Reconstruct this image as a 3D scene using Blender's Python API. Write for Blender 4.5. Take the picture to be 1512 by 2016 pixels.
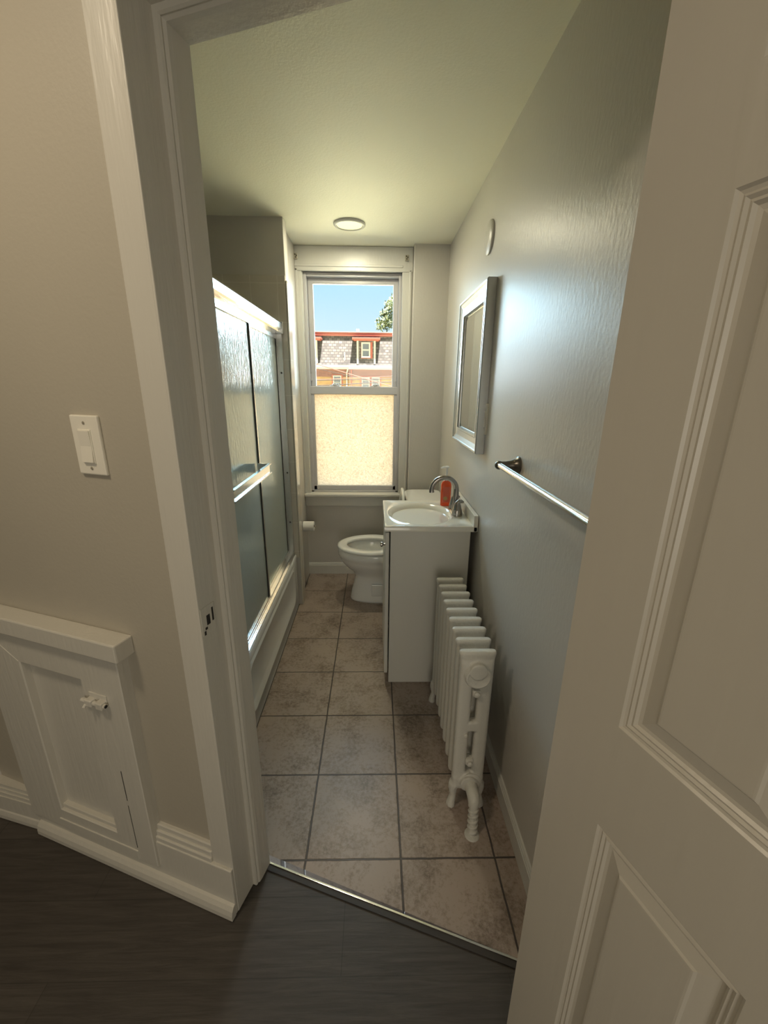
import bpy, bmesh, math, random
from mathutils import Vector, Matrix
random.seed(7)
for o in list(bpy.data.objects): bpy.data.objects.remove(o)
S = bpy.context.scene
COL = S.collection
PI = math.pi

# ------------------------------------------------------------------ camera
CF, CP, CY, CR = 816.659, 0.29512, -0.02305, 0.01084
CAM = Vector((0.22025, -0.9689, 1.48261))
Fw = Vector((-math.sin(CY)*math.cos(CP), math.cos(CY)*math.cos(CP), -math.sin(CP)))
Rt = Vector((math.cos(CY), math.sin(CY), 0))
Up = Rt.cross(Fw)
R2 = Rt*math.cos(CR)+Up*math.sin(CR)
U2 = -Rt*math.sin(CR)+Up*math.cos(CR)
cd = bpy.data.cameras.new('camera'); cam = bpy.data.objects.new('camera', cd); COL.objects.link(cam)
mw = Matrix((R2, U2, -Fw)).transposed().to_4x4(); mw.translation = CAM
cam.matrix_world = mw
cd.sensor_fit = 'VERTICAL'; cd.sensor_height = 36.0; cd.lens = CF/2016*36.0
cd.clip_start = 0.02; cd.clip_end = 500
S.camera = cam

# ------------------------------------------------------------------ colour management
S.view_settings.view_transform = 'Standard'; S.view_settings.look = 'None'
S.view_settings.exposure = 0.22; S.view_settings.gamma = 1.0; S.view_settings.use_curve_mapping = False

# ------------------------------------------------------------------ world (clear summer sky)
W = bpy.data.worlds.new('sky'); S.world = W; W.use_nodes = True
nt = W.node_tree; nt.nodes.clear()
tc = nt.nodes.new('ShaderNodeTexCoord'); sp = nt.nodes.new('ShaderNodeSeparateXYZ')
rp = nt.nodes.new('ShaderNodeValToRGB'); bg = nt.nodes.new('ShaderNodeBackground'); wo = nt.nodes.new('ShaderNodeOutputWorld')
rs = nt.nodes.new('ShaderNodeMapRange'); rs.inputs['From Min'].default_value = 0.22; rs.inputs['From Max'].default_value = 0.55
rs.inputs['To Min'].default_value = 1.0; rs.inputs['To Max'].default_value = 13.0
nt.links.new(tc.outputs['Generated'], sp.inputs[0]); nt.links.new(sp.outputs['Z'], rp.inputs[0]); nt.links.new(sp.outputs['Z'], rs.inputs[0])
e = rp.color_ramp.elements
e[0].position = 0.0; e[0].color = (0.82, 0.9, 0.95, 1)
e[1].position = 0.24; e[1].color = (0.40, 0.74, 0.92, 1)
q = rp.color_ramp.elements.new(0.08); q.color = (0.68, 0.86, 0.95, 1)
q = rp.color_ramp.elements.new(0.9); q.color = (0.50, 0.68, 1.0, 1)
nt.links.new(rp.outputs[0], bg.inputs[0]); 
def mrange(a, b, c, d):
    n = nt.nodes.new('ShaderNodeMapRange'); n.interpolation_type = 'SMOOTHSTEP'
    for k, v in zip(('From Min', 'From Max', 'To Min', 'To Max'), (a, b, c, d)): n.inputs[k].default_value = v
    return n
def mth(op, a, b):
    n = nt.nodes.new('ShaderNodeMath'); n.operation = op
    for i, v in enumerate((a, b)):
        if isinstance(v, (int, float)): n.inputs[i].default_value = v
        else: nt.links.new(v, n.inputs[i])
    return n.outputs[0]
raz = mrange(0.15, 0.27, 1.0, 19.0)          # added sky boost, unseen beside the view, to brighten walls and shower glass
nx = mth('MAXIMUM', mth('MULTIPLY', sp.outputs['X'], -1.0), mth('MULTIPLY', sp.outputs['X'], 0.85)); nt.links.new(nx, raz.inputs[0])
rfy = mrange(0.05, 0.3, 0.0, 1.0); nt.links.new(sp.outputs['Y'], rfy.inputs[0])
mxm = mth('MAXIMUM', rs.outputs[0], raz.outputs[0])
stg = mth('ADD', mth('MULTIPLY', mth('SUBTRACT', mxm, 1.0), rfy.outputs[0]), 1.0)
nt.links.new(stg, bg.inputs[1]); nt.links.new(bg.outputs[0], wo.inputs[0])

def light(name, kind, loc, energy, color, rot=(0, 0, 0), **kw):
    l = bpy.data.lights.new(name, kind); l.energy = energy; l.color = color
    for k, v in kw.items(): setattr(l, k, v)
    o = bpy.data.objects.new(name, l); o.location = loc; o.rotation_euler = rot; COL.objects.link(o); return o
sun_dir = Vector((-0.11, 0.20, -1.0)).normalized()
sun = light('sun', 'SUN', (5, -10, 30), 44.0, (1.0, 0.95, 0.84), angle=0.01)
sun.rotation_euler = sun_dir.to_track_quat('-Z', 'Y').to_euler()
# window portal guides sky sampling (adds no light of its own)
pt = light('window_portal', 'AREA', (0.062, 2.275, 1.44), 1.0, (1, 1, 1), rot=(-PI/2, 0, 0), shape='RECTANGLE', size=0.64, size_y=1.46)
pt.data.cycles.is_portal = True
light('hall_fill_light', 'AREA', (0.2, -3.10, 1.15), 16.0, (1.0, 0.93, 0.80), rot=(PI/2, 0, 0), shape='RECTANGLE', size=1.0, size_y=1.5)  # added fill lamp behind the camera; the hall has no window there
HALL_LAMP = Vector((-0.72, -0.68, 2.41)); HALL_W = 7.5
BATH_W = 6.0

# ------------------------------------------------------------------ materials
class NT:
    def __init__(s, name):
        s.m = bpy.data.materials.new(name); s.m.use_nodes = True; s.t = s.m.node_tree
        s.b = s.t.nodes['Principled BSDF']; s.out = s.t.nodes['Material Output']
    def n(s, kind, **kw):
        x = s.t.nodes.new(kind)
        for k, v in kw.items():
            if k in x.inputs: x.inputs[k].default_value = v
            else: setattr(x, k, v)
        return x
    def l(s, a, b): s.t.links.new(a, b)
def c4(c): return (c[0], c[1], c[2], 1)
def paint(name, col, rough=0.45, bump=0.0, scale=60, stretch=(1, 1, 1), var=0.04, metal=0.0, spec=0.5, coat=0.0, vscale=3.0):
    m = NT(name); b = m.b
    b.inputs['Roughness'].default_value = rough; b.inputs['Metallic'].default_value = metal
    b.inputs['Specular IOR Level'].default_value = spec
    b.inputs['Coat Weight'].default_value = coat
    g = m.n('ShaderNodeNewGeometry')
    nz = m.n('ShaderNodeTexNoise', Scale=vscale, Detail=4.0)
    m.l(g.outputs['Position'], nz.inputs['Vector'])
    mr = m.n('ShaderNodeMapRange'); mr.inputs['To Min'].default_value = 1-var; mr.inputs['To Max'].default_value = 1+var
    m.l(nz.outputs['Fac'], mr.inputs[0])
    vm = m.n('ShaderNodeVectorMath', operation='SCALE'); vm.inputs[0].default_value = col
    m.l(mr.outputs[0], vm.inputs['Scale']); m.l(vm.outputs[0], b.inputs['Base Color'])
    if bump:
        mp = m.n('ShaderNodeMapping'); mp.inputs['Scale'].default_value = stretch
        m.l(g.outputs['Position'], mp.inputs[0])
        n2 = m.n('ShaderNodeTexNoise', Scale=scale, Detail=3.0); m.l(mp.outputs[0], n2.inputs['Vector'])
        bp = m.n('ShaderNodeBump', Strength=bump, Distance=0.002); m.l(n2.outputs['Fac'], bp.inputs['Height']); m.l(bp.outputs[0], b.inputs['Normal'])
    return m.m
M = {}
M['wall'] = paint('wall_paint', (0.56, 0.535, 0.49), 0.36, 0.35, 90, (1, 1, 0.5), 0.03)
M['wall_hall'] = paint('hall_wall_paint', (0.44, 0.40, 0.325), 0.5, 0.22, 110, (1, 1, 1), 0.03)
M['ceiling'] = paint('ceiling_paint', (0.86, 0.84, 0.70), 0.6, 0.4, 120, (1, 1, 1), 0.02)
M['trim'] = paint('trim_paint', (0.60, 0.57, 0.50), 0.33, 0.7, 70, (1, 1, 0.12), 0.04)
M['trimw'] = paint('window_trim_paint', (0.60, 0.59, 0.55), 0.35, 0.4, 80, (1, 1, 0.3), 0.03)
M['door'] = paint('door_paint', (0.54, 0.50, 0.425), 0.34, 0.34, 55, (1, 1, 0.06), 0.03)
M['sash'] = paint('sash_vinyl', (0.52, 0.51, 0.52), 0.3, 0.0, var=0.02)
M['white'] = paint('white_porcelain', (0.78, 0.78, 0.76), 0.12, 0.0, var=0.01, coat=0.3)
M['tubw'] = paint('tub_enamel', (0.72, 0.73, 0.72), 0.2, 0.0, var=0.01)
M['counter'] = paint('cultured_marble', (0.80, 0.77, 0.68), 0.14, 0.0, var=0.02, coat=0.3)
M['cabinet'] = paint('cabinet_laminate', (0.66, 0.64, 0.58), 0.4, 0.08, 30, var=0.02)
M['rad'] = paint('radiator_paint', (0.60, 0.58, 0.52), 0.38, 0.9, 90, var=0.05, vscale=12)
M['plastic'] = paint('switch_plastic', (0.78, 0.74, 0.64), 0.35, 0.05, var=0.01)
M['nickel'] = paint('brushed_nickel', (0.36, 0.335, 0.31), 0.2, 0.0, var=0.03, metal=1.0)
M['darknickel'] = paint('dark_nickel', (0.20, 0.18, 0.15), 0.3, 0.0, var=0.03, metal=1.0)
M['alu'] = paint('polished_aluminium', (0.80, 0.80, 0.78), 0.16, 0.15, 8, (1, 1, 6), var=0.03, metal=1.0)
M['silver'] = paint('silver_frame', (0.60, 0.60, 0.58), 0.26, 0.1, 60, var=0.03, metal=0.7)
M['dark'] = paint('dark_gap', (0.02, 0.017, 0.015), 0.8)
M['rust'] = paint('dark_rubber', (0.035, 0.028, 0.024), 0.5)
M['paper'] = paint('toilet_paper', (0.80, 0.79, 0.75), 0.9, 0.3, 200)
M['pink'] = paint('soap_label', (0.62, 0.13, 0.07), 0.4)
M['pumpw'] = paint('pump_plastic', (0.85, 0.84, 0.82), 0.3)
M['gold'] = paint('label_gold', (0.45, 0.32, 0.12), 0.4)
M['dim'] = paint('screw_metal', (0.5, 0.46, 0.38), 0.35, metal=0.6)

def simple(name, **kw):
    m = NT(name)
    for k, v in kw.items(): m.b.inputs[k.replace('_', ' ')].default_value = v
    return m.m
M['mirror'] = simple('mirror_glass', Base_Color=(0.75, 0.77, 0.75, 1), Metallic=1.0, Roughness=0.02)
M['soap'] = simple('soap_liquid', Base_Color=(0.95, 0.16, 0.06, 1), Roughness=0.08, Transmission_Weight=0.55, IOR=1.35)
M['water'] = simple('water', Base_Color=(0.75, 0.8, 0.8, 1), Roughness=0.02, Transmission_Weight=0.6, IOR=1.33)
def emit(name, col, s):
    m = NT(name); m.b.inputs['Base Color'].default_value = c4(col)
    m.b.inputs['Emission Color'].default_value = c4(col); m.b.inputs['Emission Strength'].default_value = s; return m.m
M['lamp'] = emit('lamp_diffuser', (0.9, 0.86, 0.50), 0.5)
M['hlamp'] = emit('hall_lamp_diffuser', (1.0, 0.84, 0.6), 3.0)

# floor tiles: world aligned 31 cm grid
def tile_floor():
    m = NT('floor_tile'); g = m.n('ShaderNodeNewGeometry'); s = m.n('ShaderNodeSeparateXYZ'); m.l(g.outputs['Position'], s.inputs[0])
    facs = []
    nzw = m.n('ShaderNodeTexNoise', Scale=14.0); m.l(g.outputs['Position'], nzw.inputs['Vector'])
    for ax in 'XY':
        a = m.n('ShaderNodeMath', operation='MULTIPLY_ADD'); m.l(nzw.outputs['Fac'], a.inputs[0]); a.inputs[1].default_value = 0.004; m.l(s.outputs[ax], a.inputs[2])
        a2 = m.n('ShaderNodeMath', operation='ADD'); m.l(a.outputs[0], a2.inputs[0]); a2.inputs[1].default_value = 0.153
        w = m.n('ShaderNodeMath', operation='FLOORED_MODULO'); m.l(a2.outputs[0], w.inputs[0]); w.inputs[1].default_value = 0.31
        d = m.n('ShaderNodeMath', operation='SUBTRACT'); m.l(w.outputs[0], d.inputs[0]); d.inputs[1].default_value = 0.155
        b = m.n('ShaderNodeMath', operation='ABSOLUTE'); m.l(d.outputs[0], b.inputs[0]); facs.append(b)
    mn = m.n('ShaderNodeMath', operation='MINIMUM'); m.l(facs[0].outputs[0], mn.inputs[0]); m.l(facs[1].outputs[0], mn.inputs[1])
    mr = m.n('ShaderNodeMapRange'); mr.inputs['From Min'].default_value = 0.0018; mr.inputs['From Max'].default_value = 0.0038
    m.l(mn.outputs[0], mr.inputs[0])
    n1 = m.n('ShaderNodeTexNoise', Scale=6.0, Detail=6.0, Roughness=0.7); m.l(g.outputs['Position'], n1.inputs['Vector'])
    n2 = m.n('ShaderNodeTexNoise', Scale=70.0, Detail=6.0, Roughness=0.75); m.l(g.outputs['Position'], n2.inputs['Vector'])
    ad = m.n('ShaderNodeMath', operation='MULTIPLY_ADD'); m.l(n2.outputs['Fac'], ad.inputs[0]); ad.inputs[1].default_value = 0.9; m.l(n1.outputs['Fac'], ad.inputs[2])
    r = m.n('ShaderNodeValToRGB'); m.l(ad.outputs[0], r.inputs[0])
    r.color_ramp.elements[0].position = 0.72; r.color_ramp.elements[0].color = (0.15, 0.108, 0.08, 1)
    r.color_ramp.elements[1].position = 1.15; r.color_ramp.elements[1].color = (0.35, 0.28, 0.235, 1)
    mx = m.n('ShaderNodeMix', data_type='RGBA'); m.l(mr.outputs[0], mx.inputs[0]); mx.inputs[6].default_value = (0.060, 0.048, 0.042, 1); m.l(r.outputs[0], mx.inputs[7])
    m.l(mx.outputs[2], m.b.inputs['Base Color']); m.b.inputs['Roughness'].default_value = 0.36
    hb = m.n('ShaderNodeMath', operation='MULTIPLY_ADD'); m.l(n2.outputs['Fac'], hb.inputs[0]); hb.inputs[1].default_value = 0.12; m.l(mr.outputs[0], hb.inputs[2])
    bp = m.n('ShaderNodeBump', Strength=0.6, Distance=0.003); m.l(hb.outputs[0], bp.inputs['Height']); m.l(bp.outputs[0], m.b.inputs['Normal'])
    return m.m
M['tile'] = tile_floor()
def wood_floor():
    m = NT('hall_wood_floor'); g = m.n('ShaderNodeNewGeometry')
    mp = m.n('ShaderNodeMapping'); mp.inputs['Location'].default_value = (0.62, 0.28, 0); m.l(g.outputs['Position'], mp.inputs[0])
    b = m.n('ShaderNodeTexBrick', offset=0.37); b.inputs['Scale'].default_value = 1; b.inputs['Brick Width'].default_value = 1.2; b.inputs['Row Height'].default_value = 0.18
    b.inputs['Mortar Size'].default_value = 0.0012; b.inputs['Color1'].default_value = (0.88, 0.88, 0.88, 1); b.inputs['Color2'].default_value = (1.15, 1.15, 1.15, 1); b.inputs['Mortar'].default_value = (0.6, 0.6, 0.6, 1)
    m.l(mp.outputs[0], b.inputs['Vector'])
    ms = m.n('ShaderNodeMapping'); ms.inputs['Scale'].default_value = (2.2, 34, 1); m.l(g.outputs['Position'], ms.inputs[0])
    n = m.n('ShaderNodeTexNoise', Scale=2.2, Detail=8.0, Roughness=0.68, Distortion=0.6); m.l(ms.outputs[0], n.inputs['Vector'])
    r = m.n('ShaderNodeValToRGB'); m.l(n.outputs['Fac'], r.inputs[0])
    r.color_ramp.elements[0].position = 0.3; r.color_ramp.elements[0].color = (0.040, 0.032, 0.027, 1)
    r.color_ramp.elements[1].position = 0.75; r.color_ramp.elements[1].color = (0.092, 0.079, 0.067, 1)
    mx = m.n('ShaderNodeMix', data_type='RGBA', blend_type='MULTIPLY'); mx.inputs[0].default_value = 1; m.l(r.outputs[0], mx.inputs[6]); m.l(b.outputs['Color'], mx.inputs[7])
    m.l(mx.outputs[2], m.b.inputs['Base Color']); m.b.inputs['Roughness'].default_value = 0.5
    bp = m.n('ShaderNodeBump', Strength=0.35, Distance=0.002); m.l(n.outputs['Fac'], bp.inputs['Height']); m.l(bp.outputs[0], m.b.inputs['Normal'])
    return m.m
M['wood'] = wood_floor()
def wall_tile():
    m = NT('glazed_wall_tile'); g = m.n('ShaderNodeNewGeometry'); s = m.n('ShaderNodeSeparateXYZ'); m.l(g.outputs['Position'], s.inputs[0])
    ad = m.n('ShaderNodeMath', operation='ADD'); m.l(s.outputs['X'], ad.inputs[0]); m.l(s.outputs['Y'], ad.inputs[1])
    a3 = m.n('ShaderNodeMath', operation='ADD'); m.l(ad.outputs[0], a3.inputs[0]); a3.inputs[1].default_value = 0.356
    cb = m.n('ShaderNodeCombineXYZ'); m.l(a3.outputs[0], cb.inputs[0]); m.l(s.outputs['Z'], cb.inputs[1])
    b = m.n('ShaderNodeTexBrick', offset=0.0); b.inputs['Scale'].default_value = 1; b.inputs['Brick Width'].default_value = 0.152; b.inputs['Row Height'].default_value = 0.203
    b.inputs['Mortar Size'].default_value = 0.002; b.inputs['Color1'].default_value = (0.56, 0.52, 0.45, 1); b.inputs['Color2'].default_value = (0.56, 0.52, 0.45, 1); b.inputs['Mortar'].default_value = (0.66, 0.62, 0.55, 1)
    m.l(cb.outputs[0], b.inputs['Vector']); m.l(b.outputs['Color'], m.b.inputs['Base Color']); m.b.inputs['Roughness'].default_value = 0.1
    bp = m.n('ShaderNodeBump', Strength=0.4, Distance=0.001, invert=True); m.l(b.outputs['Fac'], bp.inputs['Height']); m.l(bp.outputs[0], m.b.inputs['Normal'])
    return m.m
M['walltile'] = wall_tile()
def glass_thin():
    m = NT('clear_window_glass'); t = m.n('ShaderNodeBsdfTransparent'); gl = m.n('ShaderNodeBsdfGlossy'); gl.inputs['Roughness'].default_value = 0.01
    f = m.n('ShaderNodeFresnel', IOR=1.45); mx = m.n('ShaderNodeMixShader'); m.l(f.outputs[0], mx.inputs[0]); m.l(t.outputs[0], mx.inputs[1]); m.l(gl.outputs[0], mx.inputs[2])
    m.l(mx.outputs[0], m.out.inputs[0]); return m.m
M['glass'] = glass_thin()
def frosted():
    m = NT('frosted_window_glass'); t = m.n('ShaderNodeBsdfTranslucent'); d = m.n('ShaderNodeBsdfDiffuse'); 
    g = m.n('ShaderNodeNewGeometry'); n = m.n('ShaderNodeTexNoise', Scale=85.0, Detail=3.0, Distortion=1.2); m.l(g.outputs['Position'], n.inputs['Vector'])
    r = m.n('ShaderNodeValToRGB'); m.l(n.outputs['Fac'], r.inputs[0])
    r.color_ramp.elements[0].position = 0.36; r.color_ramp.elements[0].color = (0.40, 0.32, 0.245, 1)
    r.color_ramp.elements[1].position = 0.62; r.color_ramp.elements[1].color = (0.58, 0.475, 0.365, 1)
    m.l(r.outputs[0], t.inputs[0]); d.inputs[0].default_value = (0.5, 0.47, 0.4, 1)
    mx = m.n('ShaderNodeMixShader'); mx.inputs[0].default_value = 0.25; m.l(t.outputs[0], mx.inputs[1]); m.l(d.outputs[0], mx.inputs[2])
    m.l(mx.outputs[0], m.out.inputs[0]); return m.m
M['frost'] = frosted()
def shower_glass():
    m = NT('obscure_shower_glass'); g = m.n('ShaderNodeNewGeometry')
    mp = m.n('ShaderNodeMapping'); mp.inputs['Scale'].default_value = (1, 1, 0.35); m.l(g.outputs['Position'], mp.inputs[0])
    n = m.n('ShaderNodeTexNoise', Scale=75.0, Detail=1.5, Distortion=0.5); m.l(mp.outputs[0], n.inputs['Vector'])
    bp = m.n('ShaderNodeBump', Strength=0.35, Distance=0.004); m.l(n.outputs['Fac'], bp.inputs['Height'])
    gl = m.n('ShaderNodeBsdfGlossy'); gl.inputs['Roughness'].default_value = 0.16; gl.inputs['Color'].default_value = (0.95, 1.0, 0.97, 1); m.l(bp.outputs[0], gl.inputs['Normal'])
    tr = m.n('ShaderNodeBsdfRefraction'); tr.inputs['Roughness'].default_value = 0.35; tr.inputs['IOR'].default_value = 1.05; tr.inputs['Color'].default_value = (0.62, 0.74, 0.72, 1); m.l(bp.outputs[0], tr.inputs['Normal'])
    df = m.n('ShaderNodeBsdfDiffuse'); df.inputs['Color'].default_value = (0.66, 0.74, 0.70, 1); m.l(bp.outputs[0], df.inputs['Normal']); mb = m.n('ShaderNodeMixShader'); mb.inputs[0].default_value = 0.55; m.l(tr.outputs[0], mb.inputs[1]); m.l(df.outputs[0], mb.inputs[2])
    f = m.n('ShaderNodeFresnel', IOR=2.3); mx = m.n('ShaderNodeMixShader'); m.l(f.outputs[0], mx.inputs[0]); m.l(mb.outputs[0], mx.inputs[1]); m.l(gl.outputs[0], mx.inputs[2])
    m.l(mx.outputs[0], m.out.inputs[0]); return m.m
M['showerglass'] = shower_glass()
def brickmat(name, c1, c2, mo, bw, rh, ms, rough=0.9, nscale=3.0, stretch=(1, 1, 1)):
    m = NT(name); g = m.n('ShaderNodeNewGeometry'); s = m.n('ShaderNodeSeparateXYZ'); m.l(g.outputs['Position'], s.inputs[0])
    cb = m.n('ShaderNodeCombineXYZ'); m.l(s.outputs['X'], cb.inputs[0]); m.l(s.outputs['Z'], cb.inputs[1])
    b = m.n('ShaderNodeTexBrick'); b.inputs['Scale'].default_value = 1; b.inputs['Brick Width'].default_value = bw; b.inputs['Row Height'].default_value = rh; b.inputs['Mortar Size'].default_value = ms
    b.inputs['Color1'].default_value = c4(c1); b.inputs['Color2'].default_value = c4(c2); b.inputs['Mortar'].default_value = c4(mo)
    m.l(cb.outputs[0], b.inputs['Vector'])
    n = m.n('ShaderNodeTexNoise', Scale=nscale, Detail=4.0); m.l(g.outputs['Position'], n.inputs['Vector'])
    mr = m.n('ShaderNodeMapRange'); mr.inputs['To Min'].default_value = 0.6; mr.inputs['To Max'].default_value = 1.4; m.l(n.outputs['Fac'], mr.inputs[0])
    vm = m.n('ShaderNodeVectorMath', operation='SCALE'); m.l(b.outputs['Color'], vm.inputs[0]); m.l(mr.outputs[0], vm.inputs['Scale'])
    m.l(vm.outputs[0], m.b.inputs['Base Color']); m.b.inputs['Roughness'].default_value = rough; return m.m
M['shingle'] = brickmat('mansard_shingles', (0.115, 0.102, 0.094), (0.045, 0.041, 0.039), (0.04, 0.034, 0.034), 0.34, 0.22, 0.03)
M['ybrick'] = brickmat('yellow_brick', (0.25, 0.15, 0.06), (0.20, 0.115, 0.042), (0.19, 0.13, 0.08), 0.24, 0.08, 0.012)
M['rbrick'] = brickmat('red_brick', (0.125, 0.052, 0.043), (0.095, 0.041, 0.035), (0.12, 0.075, 0.067), 0.24, 0.08, 0.01)
M['redtrim'] = paint('red_trim_paint', (0.20, 0.048, 0.03), 0.6)
M['bwhite'] = paint('white_exterior_paint', (0.26, 0.25, 0.23), 0.6)
M['bgrey'] = paint('dormer_side', (0.2, 0.18, 0.18), 0.8)
M['pane'] = simple('exterior_pane', Base_Color=(0.07, 0.08, 0.10, 1), Roughness=0.7)
M['wire'] = paint('wire_insulation', (0.014, 0.006, 0.005), 0.8)
M['wirel'] = paint('pale_wire', (0.15, 0.05, 0.035), 0.8)
M['leaf'] = paint('tree_leaves', (0.085, 0.10, 0.026), 0.7, var=0.5, vscale=1.5)
M['bark'] = paint('bark', (0.12, 0.09, 0.06), 0.9)
M['ground'] = paint('lawn', (0.54, 0.49, 0.29), 1.0, var=0.3, vscale=0.6)
M['drain'] = M['nickel']

# ------------------------------------------------------------------ helpers
WO = {}
def V(*a): return Vector(a)
def bx(bm, x0, x1, y0, y1, z0, z1, bev=0.0, seg=2, mat=None):
    r = bmesh.ops.create_cube(bm, size=1.0); vs = r['verts']
    for v in vs:
        v.co = Vector(((x0+x1)/2+v.co.x*(x1-x0), (y0+y1)/2+v.co.y*(y1-y0), (z0+z1)/2+v.co.z*(z1-z0)))
    if bev:
        es = list({e for v in vs for e in v.link_edges})
        r2 = bmesh.ops.bevel(bm, geom=es, offset=bev, segments=seg, profile=0.5, affect='EDGES')
        vs = list({v for f in r2['faces'] for v in f.verts} | {v for v in vs if v.is_valid})
    if mat is not None:
        for v in vs: v.co = mat @ v.co
    return vs
def box(x0, x1, y0, y1, z0, z1, bev=0.0, seg=2, mat=None):
    bm = bmesh.new(); bx(bm, x0, x1, y0, y1, z0, z1, bev, seg, mat); return bm
def prism(bm, pts, z0, z1, mat=None):
    n = len(pts)
    a = [bm.verts.new((p[0], p[1], z0)) for p in pts]; b = [bm.verts.new((p[0], p[1], z1)) for p in pts]
    bm.faces.new(a[::-1]); bm.faces.new(b)
    for i in range(n): bm.faces.new((a[i], a[(i+1) % n], b[(i+1) % n], b[i]))
    if mat is not None:
        for v in a+b: v.co = mat @ v.co
    return a+b
def loft(bm, rings, cap0=True, cap1=True, closed=True):
    vr = [[bm.verts.new(p) for p in r] for r in rings]
    n = len(rings[0])
    for i in range(len(vr)-1):
        for j in range(n if closed else n-1):
            k = (j+1) % n
            bm.faces.new((vr[i][j], vr[i][k], vr[i+1][k], vr[i+1][j]))
    if cap0: bm.faces.new(vr[0][::-1])
    if cap1: bm.faces.new(vr[-1])
    return vr
def tube(bm, path, rad, n=16, cap=True):
    path = [Vector(p) for p in path]; rings = []
    if not hasattr(rad, '__len__'): rad = [rad]*len(path)
    t0 = (path[1]-path[0]).normalized()
    u = t0.orthogonal().normalized()
    for i, p in enumerate(path):
        t = (path[min(i+1, len(path)-1)]-path[max(i-1, 0)]).normalized()
        u = (u-t*u.dot(t)).normalized(); w = t.cross(u)
        rings.append([p+(u*math.cos(2*PI*k/n)+w*math.sin(2*PI*k/n))*rad[i] for k in range(n)])
    loft(bm, rings, cap, cap)
def lathe(bm, prof, origin=(0, 0, 0), axis='z', n=32, sx=1, sy=1, cap=True):
    o = Vector(origin); rings = []
    for r, h in prof:
        ring = []
        for k in range(n):
            a = 2*PI*k/n; x, y = r*math.cos(a)*sx, r*math.sin(a)*sy
            if axis == 'z': p = V(x, y, h)
            elif axis == 'y': p = V(x, h, y)
            elif axis == '-y': p = V(x, -h, y)
            elif axis == 'x': p = V(h, x, y)
            else: p = V(-h, x, y)
            ring.append(o+p)
        rings.append(ring)
    loft(bm, rings, cap, cap)
def obj(name, bm, mat, parent=None, smooth=False, origin=None):
    bmesh.ops.recalc_face_normals(bm, faces=bm.faces[:])
    cs = [v.co for v in bm.verts]
    if origin is None:
        origin = Vector(((min(c.x for c in cs)+max(c.x for c in cs))/2, (min(c.y for c in cs)+max(c.y for c in cs))/2, min(c.z for c in cs)))
    origin = Vector(origin)
    bmesh.ops.translate(bm, verts=bm.verts[:], vec=-origin)
    me = bpy.data.meshes.new(name); bm.to_mesh(me); bm.free()
    me.materials.append(M[mat])
    if smooth:
        for p in me.polygons: p.use_smooth = True
        if smooth != 'all':
            try: me.set_sharp_from_angle(angle=math.radians(40))
            except Exception: pass
    o = bpy.data.objects.new(name, me); COL.objects.link(o)
    WO[o] = origin
    if parent is not None:
        o.parent = parent; o.location = origin-WO[parent]
    else: o.location = origin
    return o
def thing(name, label, cat, loc, group=None):
    o = bpy.data.objects.new(name, None); COL.objects.link(o); o.empty_display_size = 0.05
    o.location = loc; WO[o] = Vector(loc)
    return tag(o, label, cat, group)
def tag(o, label, cat, group=None):
    o['label'] = label; o['category'] = cat
    if group: o['group'] = group
    return o
def struct(name, bm, mat, label=None, smooth=False):
    o = obj(name, bm, mat, None, smooth); o['kind'] = 'structure'
    if label: o['label'] = label
    return o

# hall wall frame: s along the wall, t into the bathroom
A = math.radians(-18.9)
HO = V(-0.132, -0.001, 0); HU = V(math.cos(A), math.sin(A), 0); HN = V(-math.sin(A), math.cos(A), 0)
HM = Matrix((HU, HN, V(0, 0, 1))).transposed().to_4x4(); HM.translation = HO
def H(s, t, z=0): return HM @ V(s, t, z)
ZC = 2.355

# ------------------------------------------------------------------ structure
bm = bmesh.new()
p = [H(-2.2, -0.01), H(2.0, -0.01)]
prism(bm, [(-1.3, H(-1.24, 0).y+.05), (H(0.9, 0).x, H(0.9, 0).y), (0.82, 2.3), (-1.3, 2.3)], -0.06, 0.0)
struct('floor', bm, 'tile', 'beige mottled square floor tiles with dark grout')
bm = bmesh.new(); a, b = H(-2.4, 0.0), H(2.6, 0.0)
prism(bm, [(a.x, a.y), (-2.45, -3.2), (2.3, -3.2), (b.x, b.y)], -0.066, -0.003)
struct('floor', bm, 'wood', 'dark grey brown hall wood plank floor')
bm = bmesh.new()
a, b = H(-1.3, -0.06), H(1.1, -0.06)
prism(bm, [(a.x, a.y), (b.x, b.y), (0.82, 2.32), (-1.3, 2.32)], ZC, ZC+0.1)
struct('ceiling', bm, 'ceiling')
bm = bmesh.new(); a, b = H(-2.6, -0.05), H(2.6, -0.05)
prism(bm, [(a.x, a.y), (-2.6, -3.3), (2.5, -3.3), (b.x, b.y)], 2.5, 2.6)
struct('ceiling', bm, 'ceiling')
struct('wall_right', box(0.70, 0.82, -0.34, 2.32, -0.05, ZC+.02), 'wall')
bm = bmesh.new()
bx(bm, -1.2, -0.31, 2.17, 2.32, -.05, ZC+.02); bx(bm, 0.43, 0.72, 2.17, 2.32, -.05, ZC+.02)
bx(bm, -0.31, 0.43, 2.17, 2.32, -.05, 0.66); bx(bm, -0.31, 0.43, 2.17, 2.32, 2.235, ZC+.02)
struct('wall_back', bm, 'wall')
struct('wall_back', box(0.468, 0.705, 2.062, 2.18, -.05, ZC+.02, 0.004), 'wall', 'boxed pipe chase in the back corner')
struct('wall_left', box(-1.2, -1.07, 0.2, 2.2, -.05, ZC+.02), 'wall')
bm = bmesh.new(); bx(bm, -1.1, -0.288, 1.66, 1.752, -.05, ZC+.02, 0.003); bx(bm, -1.1, -0.316, 1.74, 2.2, -.05, ZC+.02)
struct('wall_partition', bm, 'wall')
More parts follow.
